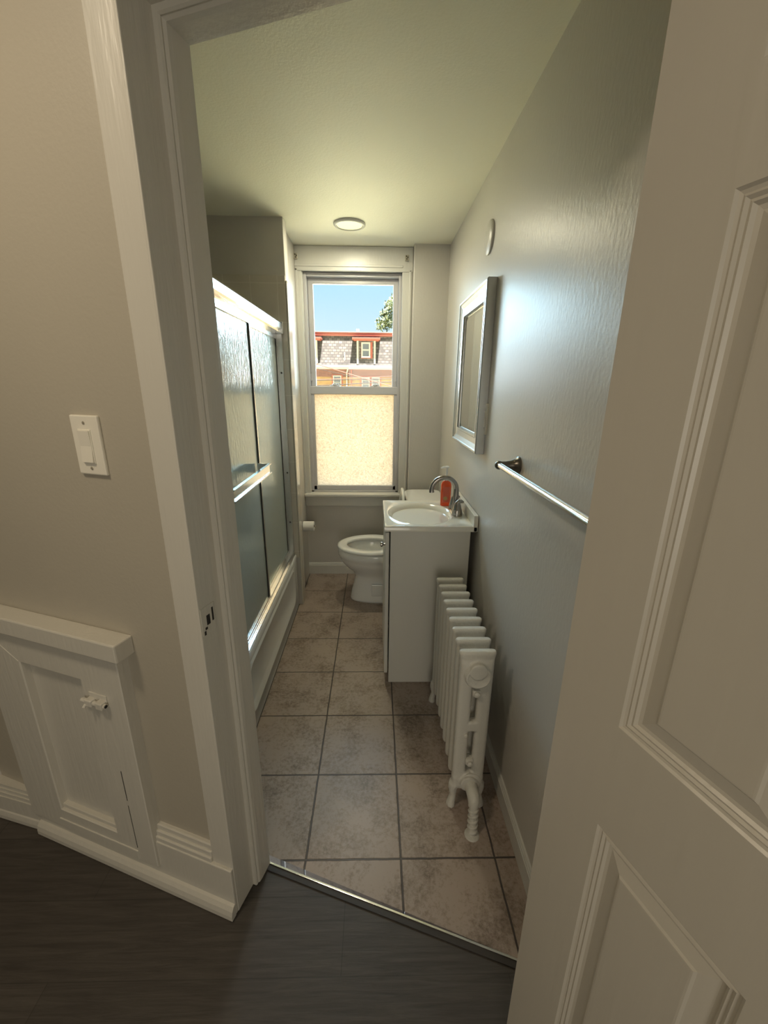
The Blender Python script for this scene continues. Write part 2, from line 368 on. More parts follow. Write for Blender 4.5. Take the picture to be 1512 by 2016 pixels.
struct('wall_partition', box(-1.1, -0.345, 0.28, 0.36, -.05, ZC+.02), 'wall')
bm = bmesh.new()
bx(bm, -2.6, -0.012, -0.125, 0.0, -.05, 2.56, mat=HM); bx(bm, 0.82, 2.6, -0.125, 0.0, -.05, 2.56, mat=HM); bx(bm, -0.02, 0.83, -0.125, 0.0, 2.09, 2.56, mat=HM)
struct('wall_front', bm, 'wall_hall')
struct('wall_hall_left', box(-2.5, -2.35, -3.3, 0.9, -.06, 2.55), 'wall_hall')
struct('wall_hall_right', box(2.1, 2.25, -3.3, -0.5, -.06, 2.55), 'wall_hall')
struct('wall_hall_back', box(-2.5, 2.25, -3.3, -3.15, -.06, 2.55), 'wall_hall')

# tile on the tub walls (proud of the wall)
bm = bmesh.new()
bx(bm, -1.07, -0.290, 1.650, 1.661, 0.36, 2.07, 0.002)
bx(bm, -0.2885, -0.281, 1.651, 1.757, 0.0, 2.045, 0.003)
bx(bm, -1.072, -1.060, 0.36, 1.655, 0.36, 2.07, 0.002)
bx(bm, -1.07, -0.345, 0.359, 0.369, 0.36, 2.07, 0.002)
struct('trim_1', bm, 'walltile', 'glazed wall tiles around the tub')

# door frame on the hall side
def stobj(name, boxes, mat, parent=None, bev=0.002, smooth=False):
    bm = bmesh.new()
    for b_ in boxes: bx(bm, *b_, bev, 2, HM)
    return obj(name, bm, mat, parent, smooth)
def ststruct(name, boxes, mat, label=None, bev=0.002):
    o = stobj(name, boxes, mat, None, bev); o['kind'] = 'structure'
    if label: o['label'] = label
    return o
ststruct('trim_2', [(-0.066, 0.001, -0.141, -0.12, 0.02, 2.15), (0.806, 0.873, -0.141, -0.12, 0.02, 2.15), (-0.066, 0.873, -0.1412, -0.12, 2.082, 2.15)], 'trim', 'painted door casing on the hall side', 0.003)
ststruct('trim_3', [(-0.014, 0.003, -0.1405, 0.006, 0.0, 2.095), (0.806, 0.823, -0.1405, 0.006, 0.0, 2.095), (0.0, 0.81, -0.1405, 0.006, 2.078, 2.095)], 'trim', 'painted door jamb')
bm = bmesh.new()   # door stop with a moulded profile
def stop(bm, f):
    prof = [(0, -0.068), (0.010, -0.068), (0.0125, -0.064), (0.0115, -0.060), (0.0155, -0.055), (0.0165, -0.045), (0.016, -0.01), (0.0155, -0.001), (0, 0.0)]
    return prof
prof = stop(bm, 0)
zT = 2.078
rings = [[H(0.003+d, t, 0.0) for d, t in prof], [H(0.003+d, t, zT-d) for d, t in prof], [H(0.806-d, t, zT-d) for d, t in prof], [H(0.806-d, t, 0.0) for d, t in prof]]
loft(bm, rings)
struct('trim_4', bm, 'trim', 'moulded door stop')
# threshold strip
bm = bmesh.new(); bx(bm, 0.0, 0.81, -0.004, 0.002, -0.003, 0.0040, 0.001, 2, HM)
struct('trim_5', bm, 'alu', 'narrow metal tile edge strip at the doorway')
bm = bmesh.new(); bx(bm, 0.0, 0.81, -0.020, -0.0042, -0.003, 0.0008, 0, 2, HM)
struct('trim_6', bm, 'rust', 'dark gap strip along the metal tile edge')

# baseboards
bm = bmesh.new()   # hall side, right of hatch and under the casing
bx(bm, -0.80, 0.0015, -0.150, -0.12, 0.0, 0.175, 0.003, 2, HM)
for i, (t, z) in enumerate([(-0.147, 0.192), (-0.142, 0.210), (-0.136, 0.228)]):
    bx(bm, -0.27, -0.066, t, -0.12, 0.17, z, 0.004, 3, HM)
struct('baseboard_front', bm, 'trim')
bm = bmesh.new()
prism(bm, [(-1.9, -0.12), (-0.795, -0.12), (-0.795, -0.150), (-1.9, -0.235)], 0, 0.10, HM)
prism(bm, [(-1.9, -0.12), (-0.795, -0.12), (-0.795, -0.147), (-1.9, -0.23)], 0.1, 0.115, HM)
prism(bm, [(-1.9, -0.12), (-0.795, -0.12), (-0.795, -0.143), (-1.9, -0.225)], 0.115, 0.128, HM)
prism(bm, [(-1.9, -0.12), (-0.795, -0.12), (-0.795, -0.139), (-1.9, -0.22)], 0.128, 0.142, HM)
struct('baseboard_front', bm, 'trim')
bm = bmesh.new()
def shoe(bm, s0, s1, ta, tb, h=0.045, w=0.018):
    pr = [(0, 0), (-w, 0), (-w, h*0.35), (-w*0.8, h*0.7), (-w*0.4, h*0.93), (0, h)]
    loft(bm, [[H(s0, ta+a_, z_) for a_, z_ in pr], [H(s1, tb+a_, z_) for a_, z_ in pr]])
shoe(bm, -0.785, 0.0015, -0.150, -0.150)
struct('trim_7', bm, 'trim', 'rounded shoe moulding below the hatch')
bm = bmesh.new(); shoe(bm, -1.9, -0.785, -0.222, -0.138, 0.045)
struct('trim_7', bm, 'trim', 'rounded shoe moulding at the far left')
def base_prof(bm, f0, f1, h=0.09):
    pr = [(0, 0), (0.012, 0), (0.012, h*0.78), (0.009, h*0.82), (0.0095, h*0.88), (0.006, h*0.92), (0.006, h*0.97), (0, h)]
    loft(bm, [[f0(d, z) for d, z in pr], [f1(d, z) for d, z in pr]])
bm = bmesh.new(); base_prof(bm, lambda d, z: V(0.70-d, -0.27, z), lambda d, z: V(0.70-d, 2.06, z))
struct('baseboard_right', bm, 'trimw')
bm = bmesh.new(); base_prof(bm, lambda d, z: V(-0.316, 2.17-d, z), lambda d, z: V(0.468, 2.17-d, z), 0.095)
struct('baseboard_back', bm, 'trimw')

# ------------------------------------------------------------------ window
def wbox(boxes, bev=0.002):
    bm = bmesh.new()
    for b_ in boxes: bx(bm, *b_, bev, 2)
    return bm
def frame_xz(bm, x0, x1, z0, z1, wl, wr, wb, wt, y0, y1, c=0.003):
    def rg(a, y): return [V(x0+wl*a, y, z0+wb*a), V(x1-wr*a, y, z0+wb*a), V(x1-wr*a, y, z1-wt*a), V(x0+wl*a, y, z1-wt*a)]
    k = c/max(wl, 1e-4); loft(bm, [rg(0, y1), rg(0, y0+c), rg(k, y0), rg(1-k, y0), rg(1, y0+c), rg(1, y1), rg(0, y1)], False, False)
    bmesh.ops.remove_doubles(bm, verts=bm.verts[:], dist=1e-6)
    return bm
win = struct('window_1', wbox([(-0.316, -0.275, 2.135, 2.172, 0.66, 2.30), (0.398, 0.466, 2.135, 2.172, 0.66, 2.30), (-0.316, 0.466, 2.128, 2.172, 2.208, 2.353),
      (-0.316, 0.4, 2.122, 2.13, 2.232, 2.246), (-0.316, -0.300, 2.128, 2.14, 0.69, 2.22), (0.445, 0.458, 2.128, 2.14, 0.69, 2.22),
      (-0.292, -0.27, 2.15, 2.30, 0.66, 2.23), (0.398, 0.42, 2.15, 2.30, 0.66, 2.23), (-0.29, 0.42, 2.15, 2.30, 2.208, 2.23)], 0.0025), 'trimw', 'painted casing around the bathroom window')
obj('window_sill', wbox([(-0.316, 0.464, 2.098, 2.30, 0.664, 0.690)], 0.008), 'trimw', win)
obj('window_apron', wbox([(-0.316, 0.464, 2.140, 2.172, 0.585, 0.664)], 0.003), 'trimw', win)
obj('window_track', wbox([(-0.270, -0.250, 2.17, 2.27, 0.690, 2.208), (0.378, 0.398, 2.17, 2.27, 0.690, 2.208), (-0.25, 0.378, 2.175, 2.27, 2.185, 2.208), (-0.27, 0.398, 2.17, 2.28, 0.690, 0.704)], 0.002), 'sash', win)
us = obj('upper_sash', frame_xz(bmesh.new(), -0.249, 0.377, 1.436, 2.184, 0.035, 0.035, 0.040, 0.034, 2.222, 2.25), 'sash', win)
obj('pane', wbox([(-0.216, 0.344, 2.236, 2.240, 1.47, 2.152)], 0), 'glass', us)
ls = obj('lower_sash', wbox([(-0.262, -0.226, 2.185, 2.216, 0.704, 1.475), (0.356, 0.390, 2.185, 2.216, 0.704, 1.475), (-0.262, 0.39, 2.180, 2.216, 1.420, 1.476), (-0.262, 0.39, 2.185, 2.216, 0.704, 0.738)], 0.004), 'sash', win)
obj('frosted_pane', wbox([(-0.228, 0.358, 2.198, 2.202, 0.735, 1.422)], 0), 'frost', ls)
for x in (-0.075, 0.22):
    bm = bmesh.new()
    bx(bm, x-0.035, x+0.035, 2.186, 2.214, 1.474, 1.482, 0.003)
    lathe(bm, [(0.019, 0), (0.019, 0.012), (0.012, 0.017)], (x, 2.2, 1.478), n=20)
    bx(bm, x-0.004, x+0.03, 2.190, 2.20, 1.486, 1.494, 0.003)
    obj('sash_lock', bm, 'sash', win)
for x in (-0.245, 0.37):
    obj('tilt_latch', wbox([(x-0.006, x+0.006, 2.214, 2.224, 1.51, 1.56)], 0.003), 'sash', win)

# curtain brackets left in the head casing
for (x, lab) in ((-0.305, 'small rusty curtain rod bracket at the top left of the window casing'), (0.424, 'small rusty curtain rod bracket at the top right of the window casing')):
    t = thing('curtain_bracket', lab, 'bracket', (x, 2.128, 2.272))
    bm = bmesh.new(); bx(bm, x-0.012, x+0.012, 2.120, 2.129, 2.272, 2.306, 0.002); bx(bm, x-0.012, x-0.008, 2.106, 2.122, 2.272, 2.30, 0.001); bx(bm, x-0.012, x+0.012, 2.106, 2.122, 2.270, 2.275, 0.001)
    obj('plate', bm, 'dim', t)
    bm = bmesh.new()
    for (dx, dz) in ((-0.003, 0.026), (0.006, 0.02), (0, 0.01)): lathe(bm, [(0.0035, 0), (0.0035, 0.004)], (x+dx, 2.1205, 2.272+dz), '-y', 10)
    obj('screw', bm, 'dark', t)

# ------------------------------------------------------------------ ceiling light
t = thing('ceiling_light', 'round flush ceiling light near the bathroom window', 'light', (0.070, 1.745, ZC))
bm = bmesh.new(); lathe(bm, [(0.072, -0.001), (0.090, -0.001), (0.090, -0.006), (0.086, -0.010), (0.076, -0.012), (0.072, -0.008)], (0.070, 1.745, ZC), n=48, cap=False)
obj('trim_ring', bm, 'trimw', t, True)
bm = bmesh.new(); lathe(bm, [(0.074, -0.001), (0.074, -0.007), (0.04, -0.0085), (0.002, -0.009)], (0.070, 1.745, ZC), n=48)
obj('diffuser', bm, 'lamp', t, True)
light('bathroom_lamp_light', 'AREA', (0.070, 1.745, ZC-0.013), BATH_W, (1.0, 0.93, 0.68), shape='DISK', size=0.14)

# hall lamp
t = thing('hall_ceiling_light', 'round flush ceiling light in the hall', 'light', tuple(HALL_LAMP+V(0, 0, 0.08)))
bm = bmesh.new(); lathe(bm, [(0.15, 0.08), (0.15, 0.055), (0.14, 0.05)], HALL_LAMP, n=40); obj('base', bm, 'trimw', t, True)
bm = bmesh.new(); lathe(bm, [(0.138, 0.055), (0.135, 0.03), (0.1, 0.01), (0.01, 0.003)], HALL_LAMP, n=40); obj('diffuser', bm, 'hlamp', t, True)
light('hall_lamp_light', 'AREA', tuple(HALL_LAMP-V(0, 0, 0.003)), HALL_W, (1.0, 0.84, 0.62), shape='DISK', size=0.26)

# ------------------------------------------------------------------ hall door (six panel) opened into the hall
DA = math.radians(-18.475); DD = V(math.sin(DA), math.cos(DA), 0); DN = V(DD.y, -DD.x, 0)
P0 = V(0.5298, -0.4020, 0)
DM = Matrix((-DD, DN, V(0, 0, 1))).transposed().to_4x4(); DM.translation = P0   # local x: away from hinge, y: into door thickness
DW, DT = 0.735, 0.035
bm = bmesh.new()
xs = [(0.109, 0.312), (0.423, 0.626)]; zs = [(0.22, 0.843), (1.027, 1.667), (1.765, 1.92)]
def panel(bm, x0, x1, z0, z1, ysurf, sg):
    pr = [(0, 0), (0.003, 0.0030), (0.0065, 0.0042), (0.009, 0.0030), (0.0125, 0.0058), (0.0155, 0.0048), (0.019, 0.0085), (0.024, 0.0092), (0.0445, 0.0040), (0.0475, 0.0015), (0.05, 0.0012)]
    rr = []
    for o_, d_ in pr:
        rr.append([V(x0+o_, ysurf+sg*d_, z0+o_), V(x1-o_, ysurf+sg*d_, z0+o_), V(x1-o_, ysurf+sg*d_, z1-o_), V(x0+o_, ysurf+sg*d_, z1-o_)])
    loft(bm, rr, False, True)
for ysurf, sg in ((0, 1), (DT, -1)):
    for x0, x1 in xs:
        for z0, z1 in zs: panel(bm, x0, x1, z0, z1, ysurf, sg)
    X = [0, xs[0][0], xs[0][1], xs[1][0], xs[1][1], DW]; Z = [0.012, 0.22, 0.843, 1.027, 1.667, 1.765, 1.92, 2.03]
    for i in range(5):
        for j in range(7):
            if i in (1, 3) and j in (1, 3, 5): continue
            bm.faces.new([bm.verts.new(V(x_, ysurf, z_)) for x_, z_ in ((X[i], Z[j]), (X[i+1], Z[j]), (X[i+1], Z[j+1]), (X[i], Z[j+1]))])
for quad in (((0, 0, .012), (0, DT, .012), (0, DT, 2.03), (0, 0, 2.03)), ((DW, 0, .012), (DW, DT, .012), (DW, DT, 2.03), (DW, 0, 2.03)), ((0, 0, .012), (DW, 0, .012), (DW, DT, .012), (0, DT, .012)), ((0, 0, 2.03), (DW, 0, 2.03), (DW, DT, 2.03), (0, DT, 2.03))):
    bm.faces.new([bm.verts.new(V(*c)) for c in quad])
bmesh.ops.remove_doubles(bm, verts=bm.verts[:], dist=0.0001)
for v in bm.verts: v.co = DM @ v.co
dr = struct('door_1', bm, 'door', 'painted six panel door opened into the hall')
for z in (0.2, 1.0, 1.8):
    bm = bmesh.new(); c = DM @ V(-0.004, DT+0.006, z); lathe(bm, [(0.006, 0), (0.006, 0.09)], c, n=16)
    bx(bm, 0.0, 0.03, DT-0.001, DT+0.002, z, z+0.09, 0.001, 2, DM)
    obj('hinge', bm, 'dim', dr)
for sg, y in ((-1, 0.0), (1, DT)):
    bm = bmesh.new()
    ax = DN*sg
    base = DM @ V(0.675, y, 0.94)
    tube(bm, [base, base+ax*0.006, base+ax*0.0065, base+ax*0.03, base+ax*0.035, base+ax*0.045, base+ax*0.056, base+ax*0.06], [0.03, 0.03, 0.012, 0.011, 0.02, 0.026, 0.022, 0.008], 24)
    obj('door_knob', bm, 'nickel', dr, True)

# ------------------------------------------------------------------ switch
t = thing('light_switch', 'cream rocker light switch on the hall wall left of the door frame', 'light switch', tuple(H(-0.243, -0.125, 1.29)))
stobj('switch_plate', [(-0.286, -0.206, -0.1325, -0.124, 1.286, 1.416)], 'plastic', t, 0.003)
bm = bmesh.new(); bx(bm, -0.266, -0.230, -0.1345, -0.131, 1.312, 1.386, 0.0008, 2, HM); obj('switch_frame', bm, 'plastic', t)
bm = bmesh.new()
loft(bm, [[H(-0.264, -0.1345, 1.315), H(-0.264, -0.1385, 1.315), H(-0.264, -0.1352, 1.35), H(-0.264, -0.1375, 1.383), H(-0.264, -0.1335, 1.383)],
          [H(-0.232, -0.1345, 1.315), H(-0.232, -0.1385, 1.315), H(-0.232, -0.1352, 1.35), H(-0.232, -0.1375, 1.383), H(-0.232, -0.1335, 1.383)]])
obj('rocker', bm, 'plastic', t)
for z in (1.301, 1.400):
    bm = bmesh.new(); c = H(-0.246, -0.1325, z); tube(bm, [c, c-HN*0.0012, c-HN*0.0018], [0.0034, 0.0034, 0.0016], 12); obj('screw', bm, 'dim', t)

# strike plate on the jamb
t = thing('strike_plate', 'half painted metal strike plate chipped on the left door jamb', 'strike plate', tuple(H(0.003, -0.12, 0.925)))
stobj('plate', [(0.0025, 0.0045, -0.137, -0.092, 0.925, 0.995)], 'trim', t, 0.0008)
stobj('latch_hole', [(0.0040, 0.0050, -0.121, -0.110, 0.947, 0.972)], 'dark', t, 0.0002)
stobj('chipped_slot', [(0.0040, 0.0052, -0.103, -0.098, 0.950, 0.984), (0.0040, 0.0052, -0.128, -0.121, 0.938, 0.944), (0.0040, 0.0052, -0.132, -0.127, 0.926, 0.936)], 'dark', t, 0.0002)

# ------------------------------------------------------------------ access hatch in the wainscot
t = thing('access_hatch', 'painted wooden access hatch with mitred frame low on the hall wall', 'hatch', tuple(H(-0.53, -0.15, 0.075)))
bm = bmesh.new()
def rectring(s0, s1, z0, z1, tt): return [H(s0, tt, z0), H(s1, tt, z0), H(s1, tt, z1), H(s0, tt, z1)]
loft(bm, [rectring(-0.80, -0.263, 0.078, 0.823, -0.124), rectring(-0.80, -0.263, 0.078, 0.823, -0.156), rectring(-0.797, -0.266, 0.081, 0.82, -0.158),
          rectring(-0.645, -0.406, 0.157, 0.722, -0.158), rectring(-0.642, -0.409, 0.160, 0.719, -0.155), rectring(-0.640, -0.411, 0.162, 0.717, -0.1335)], True, False)
obj('frame', bm, 'trim', t)
stobj('panel', [(-0.655, -0.396, -0.136, -0.128, 0.147, 0.732)], 'trim', t, 0.001)
stobj('ledge_cap', [(-1.9, -0.232, -0.178, -0.124, 0.822, 0.874)], 'trim', t, 0.004)
stobj('lower_rail', [(-0.66, -0.332, -0.161, -0.156, 0.082, 0.118)], 'trim', t, 0.002)
bm = bmesh.new(); prism(bm, [(-0.3325, -0.1590), (-0.3315, -0.1590), (-0.3310, -0.1570), (-0.3335, -0.1570)], 0.13, 0.30, HM); prism(bm, [(-0.3318, -0.1588), (-0.3300, -0.1588), (-0.3298, -0.157), (-0.3322, -0.157)], 0.32, 0.43, HM)
obj('joint_crack', bm, 'dark', t)
bm = bmesh.new()   # mitre joint lines
for (sa, za, sb, zb) in ((-0.80, 0.822, -0.645, 0.722),):
    a_, b_ = H(sa, -0.1582, za), H(sb, -0.1582, zb); tube(bm, [a_, b_], 0.0012, 6)
a_, b_ = H(-0.80, -0.1582, 0.80), H(-0.263, -0.1582, 0.80)
obj('mitre_joint', bm, 'trim', t)
lt = stobj('slide_latch', [(-0.385, -0.322, -0.161, -0.157, 0.655, 0.690)], 'trim', t, 0.002)
bm = bmesh.new(); tube(bm, [H(-0.402, -0.168, 0.665), H(-0.318, -0.168, 0.665)], 0.0065, 12)
for s_ in (-0.372, -0.335): bx(bm, s_-0.012, s_+0.012, -0.177, -0.158, 0.655, 0.676, 0.003, 2, HM)
tube(bm, [H(-0.382, -0.17, 0.665), H(-0.382, -0.182, 0.655)], 0.004, 10)
obj('bolt', bm, 'trim', lt)
bm = bmesh.new(); tube(bm, [H(-0.3175, -0.168, 0.665), H(-0.317, -0.168, 0.665)], 0.0045, 12); obj('bolt_end', bm, 'dark', lt)

# ------------------------------------------------------------------ tub
TY0, TY1, TH = 0.37, 1.650, 0.385
t = thing('bathtub', 'white alcove bathtub with embossed front apron', 'bathtub', (-0.69, 1.0, 0))
def rrect(x0, x1, y0, y1, z, r, n=6):
    pts = []
    for cx, cy, a0 in ((x1-r, y1-r, 0), (x0+r, y1-r, 90), (x0+r, y0+r, 180), (x1-r, y0+r, 270)):
        for k in range(n+1):
            a_ = math.radians(a0+90*k/n); pts.append(V(cx+r*math.cos(a_), cy+r*math.sin(a_), z))
    return pts
bm = bmesh.new()
loft(bm, [rrect(-1.058, -0.318, TY0, TY1, 0.30, 0.01), rrect(-1.058, -0.312, TY0, TY1, 0.34, 0.01), rrect(-1.058, -0.308, TY0, TY1, TH-0.01, 0.01), rrect(-1.058, -0.314, TY0, TY1, TH, 0.012),
          rrect(-0.99, -0.41, TY0+0.06, TY1-0.06, TH, 0.08), rrect(-0.98, -0.42, TY0+0.07, TY1-0.07, TH-0.015, 0.08),
          rrect(-0.93, -0.46, TY0+0.14, TY1-0.11, 0.10, 0.1), rrect(-0.88, -0.51, TY0+0.2, TY1-0.16, 0.07, 0.09)], False, True)
obj('basin', bm, 'tubw', t, True)
bm = bmesh.new()
def rr_yz(y0, y1, z0, z1, x, r, n=6): return [V(x, q.x, q.y) for q in rrect(y0, y1, z0, z1, 0, r, n)]
loft(bm, [rr_yz(TY0, TY1, 0, TH-0.012, -0.34, 0.002), rr_yz(TY0, TY1, 0, TH-0.012, -0.312, 0.002), rr_yz(TY0+0.14, TY1-0.09, 0.075, TH-0.05, -0.312, 0.07), rr_yz(TY0+0.147, TY1-0.097, 0.082, TH-0.057, -0.3065, 0.065),
          rr_yz(TY0+0.155, TY1-0.105, 0.09, TH-0.065, -0.3065, 0.06), rr_yz(TY0+0.17, TY1-0.12, 0.105, TH-0.08, -0.317, 0.05)], True, True)
obj('apron', bm, 'tubw', t, True)
bm = bmesh.new(); lathe(bm, [(0.03, 0), (0.03, 0.004), (0.01, 0.006)], (-0.70, TY1-0.3, 0.069), n=20); obj('drain', bm, 'nickel', t, True)

# ------------------------------------------------------------------ shower doors
t = thing('shower_enclosure', 'aluminium framed sliding shower doors standing on the tub rim', 'shower door', (-0.34, 1.0, TH))
bm = bmesh.new()
pr = [(-0.372, 1.765), (-0.318, 1.765), (-0.316, 1.772), (-0.322, 1.778), (-0.316, 1.786), (-0.314, 1.815), (-0.320, 1.824), (-0.372, 1.824)]
loft(bm, [[V(x_, TY0, z_) for x_, z_ in pr], [V(x_, 1.640, z_) for x_, z_ in pr]]); obj('header_rail', bm, 'alu', t)
obj('header_end_cap', box(-0.374, -0.312, 1.615, 1.649, 1.762, 1.827, 0.002), 'silver', t)
bm = bmesh.new(); bx(bm, -0.375, -0.315, TY0, 1.648, TH-0.001, TH+0.008, 0.002)
for x_ in (-0.372, -0.350, -0.325): bx(bm, x_-0.0015, x_+0.0015, TY0, 1.646, TH+0.006, TH+0.028 if x_ > -.34 else TH+0.034, 0.0005)
obj('bottom_track', bm, 'alu', t)
for y0_, y1_ in ((1.628, 1.650), (TY0, TY0+0.02)):
    bm = bmesh.new(); bx(bm, -0.374, -0.322, y0_, y1_, TH+0.006, 1.765, 0.002); obj('wall_jamb', bm, 'silver', t)
for z in (0.62, 0.95, 1.55):
    bm = bmesh.new(); tube(bm, [V(-0.335, 1.6285, z), V(-0.335, 1.6245, z)], [0.006, 0.004], 12); obj('rubber_bumper', bm, 'dark', t)
for (x_, ya, yb, nm) in ((-0.334, TY0+0.01, 0.998, 'outer_door'), (-0.360, 0.93, 1.624, 'inner_door')):
    bm = bmesh.new()
    bx(bm, x_-0.009, x_+0.009, ya, ya+0.012, TH+0.02, 1.768, 0.001); bx(bm, x_-0.009, x_+0.009, yb-0.012, yb, TH+0.02, 1.768, 0.001)
    bx(bm, x_-0.0085, x_+0.0085, ya+0.012, yb-0.012, 1.735, 1.768, 0.001); bx(bm, x_-0.0085, x_+0.0085, ya+0.012, yb-0.012, TH+0.02, TH+0.042, 0.001)
    d = obj(nm, bm, 'alu', t)
    obj('obscure_glass', box(x_-0.002, x_+0.002, ya+0.006, yb-0.006, TH+0.03, 1.75), 'showerglass', d)
    bm = bmesh.new(); bx(bm, x_-0.006, x_+0.0065, yb-0.016, yb-0.0115, TH+0.04, 1.74, 0.0005); obj('gasket', bm, 'rust', d)
    if nm == 'outer_door':
        bm = bmesh.new()
        bx(bm, -0.277, -0.271, 0.43, 0.955, 1.088, 1.132, 0.001); bx(bm, -0.277, -0.262, 0.43, 0.955, 1.128, 1.133, 0.001); bx(bm, -0.277, -0.262, 0.43, 0.955, 1.087, 1.092, 0.001)
        bx(bm, -0.325, -0.271, 0.951, 0.955, 1.088, 1.132, 0.001); bx(bm, -0.325, -0.271, 0.43, 0.434, 1.088, 1.132, 0.001)
        obj('towel_bar', bm, 'alu', d)

# ------------------------------------------------------------------ vanity cabinet
VX0, VX1, VY0, VY1 = 0.290, 0.668, 0.848, 1.292
t = thing('vanity_cabinet', 'narrow off white vanity cabinet under the sink', 'cabinet', (0.48, 1.07, 0))
bm = bmesh.new(); bx(bm, VX0+0.004, VX1, VY0, VY0+0.015, 0.0, 0.838, 0.001); bx(bm, VX0+0.004, VX1, VY1-0.015, VY1, 0.0, 0.838, 0.001)
bx(bm, VX1-0.01, VX1, VY0+0.015, VY1-0.015, 0.0, 0.838); bx(bm, VX0+0.004, VX1-0.01, VY0+0.015, VY1-0.015, 0.07, 0.085)
bx(bm, VX0+0.004, VX0+0.02, VY0+0.015, VY1-0.015, 0.75, 0.838); bx(bm, VX0+0.03, VX0+0.045, VY0+0.015, VY1-0.015, 0.0, 0.075)
obj('body', bm, 'cabinet', t)
d = obj('cabinet_door', box(0.270, 0.2885, VY0+0.003, VY1-0.003, 0.055, 0.828, 0.003), 'cabinet', t)
bm = bmesh.new(); tube(bm, [V(0.27, 0.885, 0.757), V(0.262, 0.885, 0.757), V(0.256, 0.885, 0.757), V(0.250, 0.885, 0.757), V(0.247, 0.885, 0.757)], [0.006, 0.005, 0.012, 0.012, 0.007], 20)
obj('knob', bm, 'nickel', d, True)
obj('side_skin', box(VX0+0.005, VX1-0.001, VY0-0.002, VY0+0.001, 0.002, 0.836, 0.0005), 'cabinet', t)

# sink top
t = thing('sink_top', 'white vanity top with moulded oval basin and backsplash', 'sink', (0.48, 1.07, 0.838))
CX, CYy, ax_, ay_ = 0.453, 1.060, 0.171, 0.193
N = 96
bm = bmesh.new()
X0, X1, Y0, Y1 = 0.265, 0.694, 0.838, 1.300
def rect_ring(z, ins=0):
    r = []
    for k in range(N):
        a_ = 2*PI*k/N; c_, s_ = math.cos(a_), math.sin(a_)
        hx = (X1-ins-CX) if c_ > 0 else (CX-X0-ins); hy = (Y1-ins-CYy) if s_ > 0 else (CYy-Y0-ins)
        f = min(hx/abs(c_) if abs(c_) > 1e-6 else 1e9, hy/abs(s_) if abs(s_) > 1e-6 else 1e9)
        r.append(V(CX+c_*f, CYy+s_*f, z))
    return r
def ell(f, z, g=None):
    g = g or f
    return [V(CX+ax_*f*math.cos(2*PI*k/N), CYy+ay_*g*math.sin(2*PI*k/N), z) for k in range(N)]
# snap nearest ring points to the true corners
def snapc(r, ins):
    for cx_, cy_ in ((X0+ins, Y0+ins), (X1-ins, Y0+ins), (X0+ins, Y1-ins), (X1-ins, Y1-ins)):
        k = min(range(N), key=lambda i: (r[i].x-cx_)**2+(r[i].y-cy_)**2); r[k].x, r[k].y = cx_, cy_
    return r
loft(bm, [snapc(rect_ring(0.838, 0.012), 0.012), snapc(rect_ring(0.838, 0.0), 0), snapc(rect_ring(0.859, 0.0), 0), snapc(rect_ring(0.863, 0.003), 0.003), snapc(rect_ring(0.863, 0.012), 0.012), snapc(rect_ring(0.8605, 0.016), 0.016),
          ell(1.0, 0.8605), ell(0.98, 0.8625), ell(0.955, 0.861), ell(0.90, 0.853), ell(0.86, 0.845), ell(0.80, 0.82), ell(0.72, 0.785), ell(0.58, 0.755), ell(0.38, 0.735), ell(0.14, 0.728)], True, True)
obj('basin_top', bm, 'counter', t, True)
obj('backsplash', box(0.678, 0.6975, 0.838, 1.300, 0.838, 0.916, 0.002), 'counter', t)
bm = bmesh.new(); lathe(bm, [(0.022, 0), (0.022, 0.003), (0.008, 0.004)], (CX, CYy, 0.7275), n=24); obj('drain', bm, 'nickel', t, True)

# faucet
FX, FY, FZ = 0.634, 1.075, 0.8605
t = thing('faucet', 'brushed nickel high arc faucet with two handles on the vanity top', 'faucet', (FX, FY, FZ))
bm = bmesh.new()
loft(bm, [rrect(FX-0.026, FX+0.026, FY-0.078, FY+0.078, FZ, 0.025), rrect(FX-0.026, FX+0.026, FY-0.078, FY+0.078, FZ+0.006, 0.025), rrect(FX-0.020, FX+0.020, FY-0.072, FY+0.072, FZ+0.013, 0.02)])
obj('base_plate', bm, 'nickel', t, True)
bm = bmesh.new()
path = [V(FX, FY, FZ+0.01), V(FX, FY, FZ+0.06), V(FX, FY, FZ+0.12)]
r_ = 0.063
for k in range(1, 17):
    a_ = math.radians(k*11.2); path.append(V(FX-r_+r_*math.cos(a_), FY, FZ+0.12+r_*math.sin(a_)))
rad = [0.021, 0.0155, 0.0138]+[0.0132-0.0001*k for k in range(16)]
path += [path[-1]+V(0.001, 0, -0.014)]; rad += [0.013]
tube(bm, path, rad, 20); obj('spout', bm, 'nickel', t, True)
for sy_ in (-1, 1):
    y_ = FY+sy_*0.051
    bm = bmesh.new(); lathe(bm, [(0.0265, 0.006), (0.0265, 0.016), (0.0235, 0.028), (0.0235, 0.031), (0.0215, 0.033), (0.018, 0.054), (0.012, 0.068)], (FX, y_, FZ), n=28)
    tube(bm, [V(FX-0.002, y_, FZ+0.062), V(FX+0.008, y_, FZ+0.073), V(FX+0.020, y_, FZ+0.073), V(FX+0.031, y_, FZ+0.068)], [0.012, 0.0115, 0.0095, 0.005], 16)
    obj('handle', bm, 'nickel', t, True)

